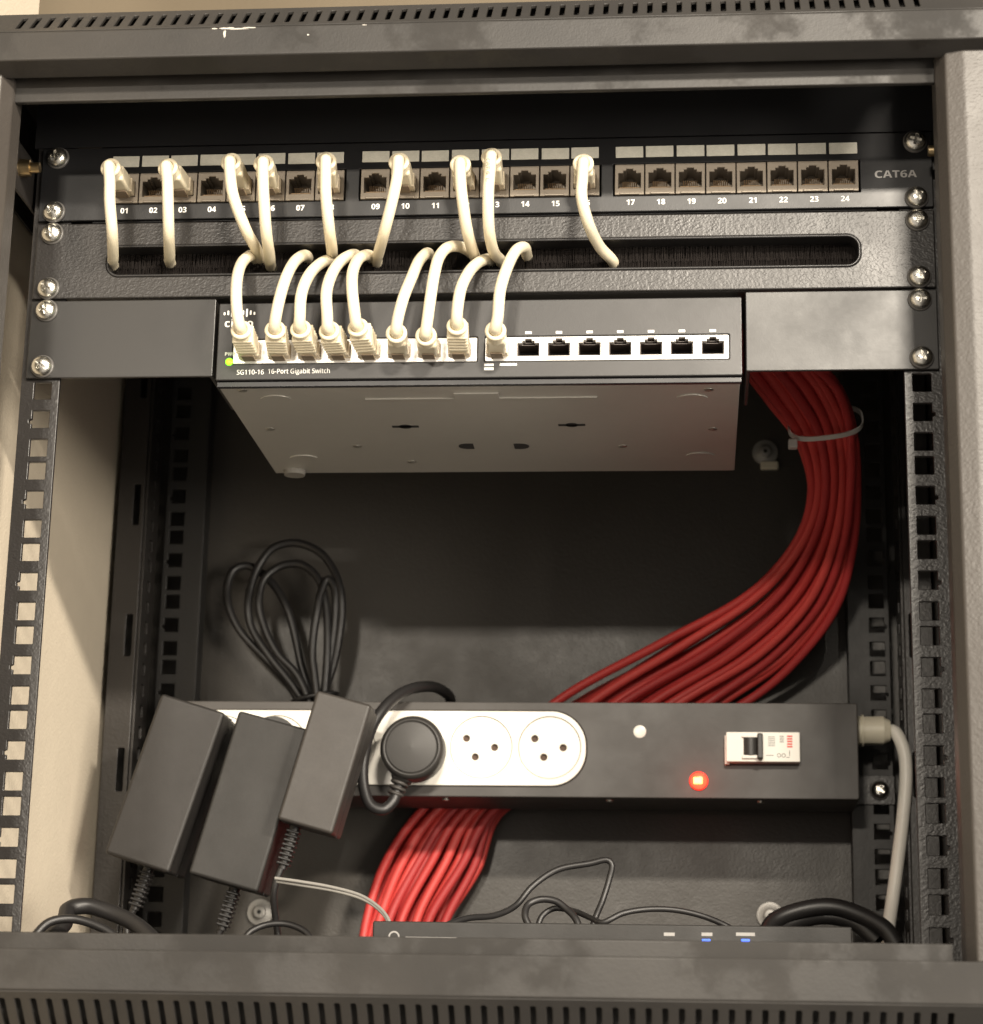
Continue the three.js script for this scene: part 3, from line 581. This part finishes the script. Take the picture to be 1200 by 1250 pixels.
// ------------------------------------------------------------------ plug-in adapters
function adapter(label, c, w, h, d, roll, zf, mat, sockX, cord, ribAt) {
  const o = thing('power_adapter', label, 'power adapter', [c[0], c[1], zf - d / 2], 'black adapters plugged into the power strip');
  const R = new THREE.Matrix4().makeRotationZ(roll * Math.PI / 180), T = new THREE.Matrix4().makeTranslation(c[0], c[1], zf);
  const M = g => g.applyMatrix4(R).applyMatrix4(T);
  const b = obj('casing', M(join(rb(-w / 2, w / 2, -h / 2, h / 2, -d * .52, 0, 2.2, 4), rb(-w / 2 + .4, w / 2 - .4, -h / 2 + .4, h / 2 - .4, -d, -d * .5, 2.2, 4))), mat, o);
  obj('seam', M(rb(-w / 2 + .15, w / 2 - .15, -h / 2 + .15, h / 2 - .15, -d * .54, -d * .5, .2, 1)), MAT.rubber, b);
  obj('plug', cylZ(sockX, -290.2, PZ + .6, zf - d + 3, 15, 16.5, 32), MAT.plugBlack, o);
  // ribbed strain relief out of the lower end, then the cord
  const ribs = [cylY(0, -h / 2 - 26, -h / 2 + 1, -d * .55, 2.6, 3.4, 14)]; for (let k = 0; k < 8; k++) ribs.push(rb(-4, 4, -h / 2 - 4.2 - k * 2.8, -h / 2 - 2.6 - k * 2.8, -d * .55 - 4, -d * .55 + 4, .7, 2));
  obj('strain_relief', M(join(ribs).translate(ribAt, 0, 0)), MAT.rubber, o);
  const s = V(ribAt, -h / 2 - 20, -d * .55).applyMatrix4(R).applyMatrix4(T);
  obj('cord', tube([s, s.clone().add(V(-6, -18, -1)), ...cord], 2.1, 60, 10), MAT.rubber, o);
}
const FL = -439;
adapter('black adapter nearest the cream wall, long block with rounded corners', [-202.7, -321.2], 41.5, 101, 44, -16.7, -205, MAT.adapter, -182, [V(-221, -425, -228), V(-205, FL + 3, -215), V(-150, FL + 3, -190)], 2);
adapter('black adapter in the middle of three, longest matte block', [-152, -331.5], 43.8, 101.5, 42, -14.8, -207, MAT.adapter2, -146.6, [V(-170, -428, -225), V(-150, FL + 3, -205), V(-100, FL + 3, -190)], 3);
adapter('short dark grey adapter beside the round black plug', [-103.7, -310.4], 34.4, 80, 34, -15.1, -190, MAT.adapter3, -103.6, [V(-133, -410, -222), V(-128, FL + 3, -215), V(-90, FL + 3, -200)], -9);

// ------------------------------------------------------------------ round black plug with its cord
{
  const c = at(502, 912, -232), o = thing('round_plug', 'round black mains plug with ribbed cord in the white power strip', 'plug', [c.x, c.y, PZ]);
  const head = obj('head', new THREE.LatheGeometry([[0, 0], [17.5, 0], [19.6, 4], [19.9, 16], [19.2, 19.5], [17.4, 21.2], [16.4, 21.2], [16, 20.2], [15.6, 20.2], [15.2, 21.6], [0, 22.4]].map(([r, z]) => new THREE.Vector2(r, z)), 56).rotateX(Math.PI / 2).translate(c.x, c.y, PZ + 9), MAT.plugBlack, o);
  obj('shank', cylZ(c.x, c.y, PZ + .6, PZ + 10, 16, 17, 40), MAT.plugBlack, o);
  const n0 = at(494, 940, -242), n1 = at(484, 966, -242), dir = n1.clone().sub(n0).normalize(), q = new THREE.Quaternion().setFromUnitVectors(V(0, 1, 0), dir);
  const seg = (g, p) => g.applyQuaternion(q).translate(p.x, p.y, p.z);
  obj('neck', seg(new RoundedBoxGeometry(13, 14, 12, 3, 3), n0.clone().addScaledVector(dir, 1)), MAT.plugBlack, head);
  for (let k = 0; k < 3; k++) obj('neck_rib', seg(new THREE.TorusGeometry(4.6 - k * .3, 1.25, 8, 24).rotateX(Math.PI / 2), n0.clone().addScaledVector(dir, 8.6 + k * 3.4)), MAT.adapter3, head);
  const P = [[492, 948, -242], [486, 962, -242], [480, 978, -240], [468, 988, -238], [453, 983, -234], [444, 960, -230], [444, 925, -228], [453, 890, -229], [470, 863, -236], [494, 844, -250], [520, 838, -270], [540, 843, -300], [550, 856, -324], [545, 880, -335]].map(a => at(...a));
  obj('cord', tube(P, 3.5, 140, 12), MAT.rubber, o);
  const P2 = [[436, 905, -236], [446, 940, -238], [452, 965, -242], [447, 990, -246], [436, 975, -246], [434, 940, -250]].map(a => at(...a));
}
// ------------------------------------------------------------------ looped black cord hanging behind the strip
{
  const Zc = -322, px = (x, y, dz = 0) => at(240 + x / 3.75, 640 + y / 3.75, Zc + dz);
  const o = thing('looped_cord', 'bundled loops of black cord standing behind the adapters', 'cord', px(520, 860).toArray());
  const loops = [
    [[560, 900, 4], [590, 760, 4], [628, 640, 6], [652, 520, 8], [666, 400, 8], [658, 300, 8], [625, 205, 6], [560, 125, 4], [450, 85, 2], [350, 110, 2], [285, 190, 2], [248, 290, 4], [236, 380, 6], [250, 470, 6], [330, 600, 6], [440, 740, 4], [520, 860, 2]],
    [[500, 880, -2], [420, 730, -2], [300, 600, 0], [200, 490, 2], [152, 390, 2], [140, 290, 0], [170, 210, -2], [230, 190, -4], [300, 225, -4], [370, 300, -2], [420, 400, 0], [452, 520, 0], [480, 650, 0], [530, 800, 0]],
    [[540, 870, 8], [460, 690, 8], [370, 590, 8], [310, 470, 8], [285, 360, 8], [310, 250, 6], [390, 190, 4], [480, 185, 4], [550, 240, 6], [590, 350, 8], [600, 500, 10], [596, 640, 10], [580, 820, 8]],
    [[560, 860, 12], [540, 690, 12], [530, 600, 12], [536, 500, 12], [552, 400, 12], [570, 310, 10], [600, 250, 8], [630, 290, 8], [636, 400, 8], [622, 540, 8], [596, 700, 8], [575, 850, 8]],
  ];
  for (const L of loops) obj('cord_loop', tube(L.map(a => px(...a)), 2.7, 140, 10), MAT.rubber, o);
  const t = px(545, 800); obj('wire_tie', new THREE.TorusGeometry(1, .18, 8, 32).scale(14, 9, 9).rotateX(Math.PI / 2).rotateZ(.2).translate(t.x, t.y, t.z + 4), MAT.rubber, o);
}
// ------------------------------------------------------------------ recorder at the bottom and loose leads
{
  const a = at(455, 1128, -40), y1 = -414.6, x0 = a.x, x1 = 193;
  const o = thing('recorder_box', 'low black recorder box with blue lights on the rack floor', 'recorder', [(x0 + x1) / 2, FL, -130]);
  obj('housing', rb(x0 + 1, x1 - 1, FL + 1.5, y1 - .6, -230, -44, 1, 2), MAT.smooth, o);
  const f = obj('front_panel', rb(x0, x1, FL + .9, y1, -43.9, -40, 1, 3), MAT.adapter2, o);
  const mk = (u, v, w, h, m, n) => { const p = at(u, v, -39.9); obj(n, new THREE.PlaneGeometry(w, h).translate(p.x, p.y, -39.85), m, f); };
  for (const [u, w] of [[817, 5.5], [863, 5.5], [910, 9.5]]) mk(u, 1140.5, w, 1.7, MAT.inkDim, 'print_mark');
  const e = at(481, 1141, -39.85); obj('emblem', join(new THREE.RingGeometry(2.1, 2.9, 28).translate(e.x, e.y - 1, -39.85), new THREE.PlaneGeometry(26, 1.2).translate(e.x + 19, e.y - 1.4, -39.85)), MAT.inkDim, f);
  for (const u of [862, 910]) { const p = at(u, 1149, -40); obj('blue_light', rb(p.x - 2.2, p.x + 2.2, p.y - 1, p.y + 1.1, -40.5, -39.6, .4), glow([.05, .15, .9], .8), f); }
  for (const [x, z] of [[x0 + 15, -60], [x1 - 15, -60], [x0 + 15, -215], [x1 - 15, -215]]) obj('foot', cylY(x, FL - .6, FL + 1.6, z, 6, 6), MAT.rubber, o);
}
function lead(name, label, pts, r, mat, group) { const P = pts.map(a => at(...a)); const e = P[P.length - 1]; const o = thing(name, label, 'cable', [e.x, e.y, e.z], group); obj('lead', tube(P, r, 110, 10), mat, o); return o; }
lead('thin_lead', 'thin black lead rising to a sharp kink above the recorder box', [[528, 1142, -55], [545, 1130, -60], [570, 1121, -70], [605, 1117, -85], [630, 1105, -95], [650, 1082, -100], [680, 1062, -103], [720, 1054, -104], [742, 1050, -104], [747, 1056, -104], [744, 1072, -104], [736, 1098, -102], [727, 1120, -98], [722, 1136, -96]], 1.75, MAT.rubber);
lead('thin_lead', 'thin black lead in a small loop on the recorder box', [[648, 1134, -80], [641, 1118, -82], [645, 1104, -86], [660, 1098, -88], [678, 1100, -88], [692, 1110, -86], [703, 1122, -82], [708, 1135, -80]], 1.9, MAT.rubber);
lead('thin_lead', 'thin black lead lying in a low arch along the recorder box', [[655, 1136, -92], [662, 1118, -94], [676, 1109, -95], [700, 1112, -92], [722, 1121, -80], [736, 1126, -72], [760, 1115, -74], [790, 1110, -78], [825, 1111, -80], [860, 1119, -80], [888, 1131, -78], [905, 1142, -78]], 1.6, MAT.rubber);
lead('thin_lead', 'pale twin lead crossing in front of the red bundle', [[336, 1072, -170], [365, 1076, -165], [405, 1083, -158], [440, 1093, -150], [462, 1107, -140], [474, 1122, -130], [479, 1142, -120], [480, 1165, -112]], .95, MAT.wire);
lead('thin_lead', 'second strand of the pale twin lead by the red bundle', [[338, 1076, -172], [370, 1081, -166], [410, 1088, -158], [443, 1098, -149], [463, 1111, -139], [474, 1126, -129], [477, 1145, -120], [478, 1165, -113]], .95, MAT.wire);
lead('thin_lead', 'thin black lead curving beside the lower wall bolt', [[296, 1150, -200], [305, 1138, -202], [325, 1129, -205], [350, 1128, -206], [372, 1137, -204], [384, 1152, -200]], 1.9, MAT.rubber);
lead('thick_cord', 'thick black cord looping over the frame at the cream wall', [[40, 1160, -80], [78, 1128, -100], [84, 1110, -110], [105, 1106, -115], [135, 1114, -115], [165, 1128, -110], [190, 1150, -100]], 4.6, MAT.rubber);
lead('thick_cord', 'black cord bent low over the frame beside the cream wall', [[36, 1150, -70], [60, 1126, -75], [90, 1122, -80], [125, 1133, -80], [150, 1150, -78]], 2.4, MAT.rubber);
lead('thick_cord', 'thick black cord humped behind the recorder box by the white cable', [[930, 1150, -236], [945, 1125, -246], [975, 1112, -250], [1015, 1107, -250], [1050, 1117, -246], [1080, 1134, -240], [1095, 1155, -236]], 5.2, MAT.rubber);
lead('thick_cord', 'second black cord under the hump beside the white cable', [[940, 1155, -242], [962, 1130, -252], [1005, 1118, -256], [1045, 1127, -252], [1072, 1150, -246]], 5.2, MAT.rubber);

scene.traverse(o => { if (o.isMesh) { o.castShadow = true; o.receiveShadow = true; } });
renderer.render(scene, camera);
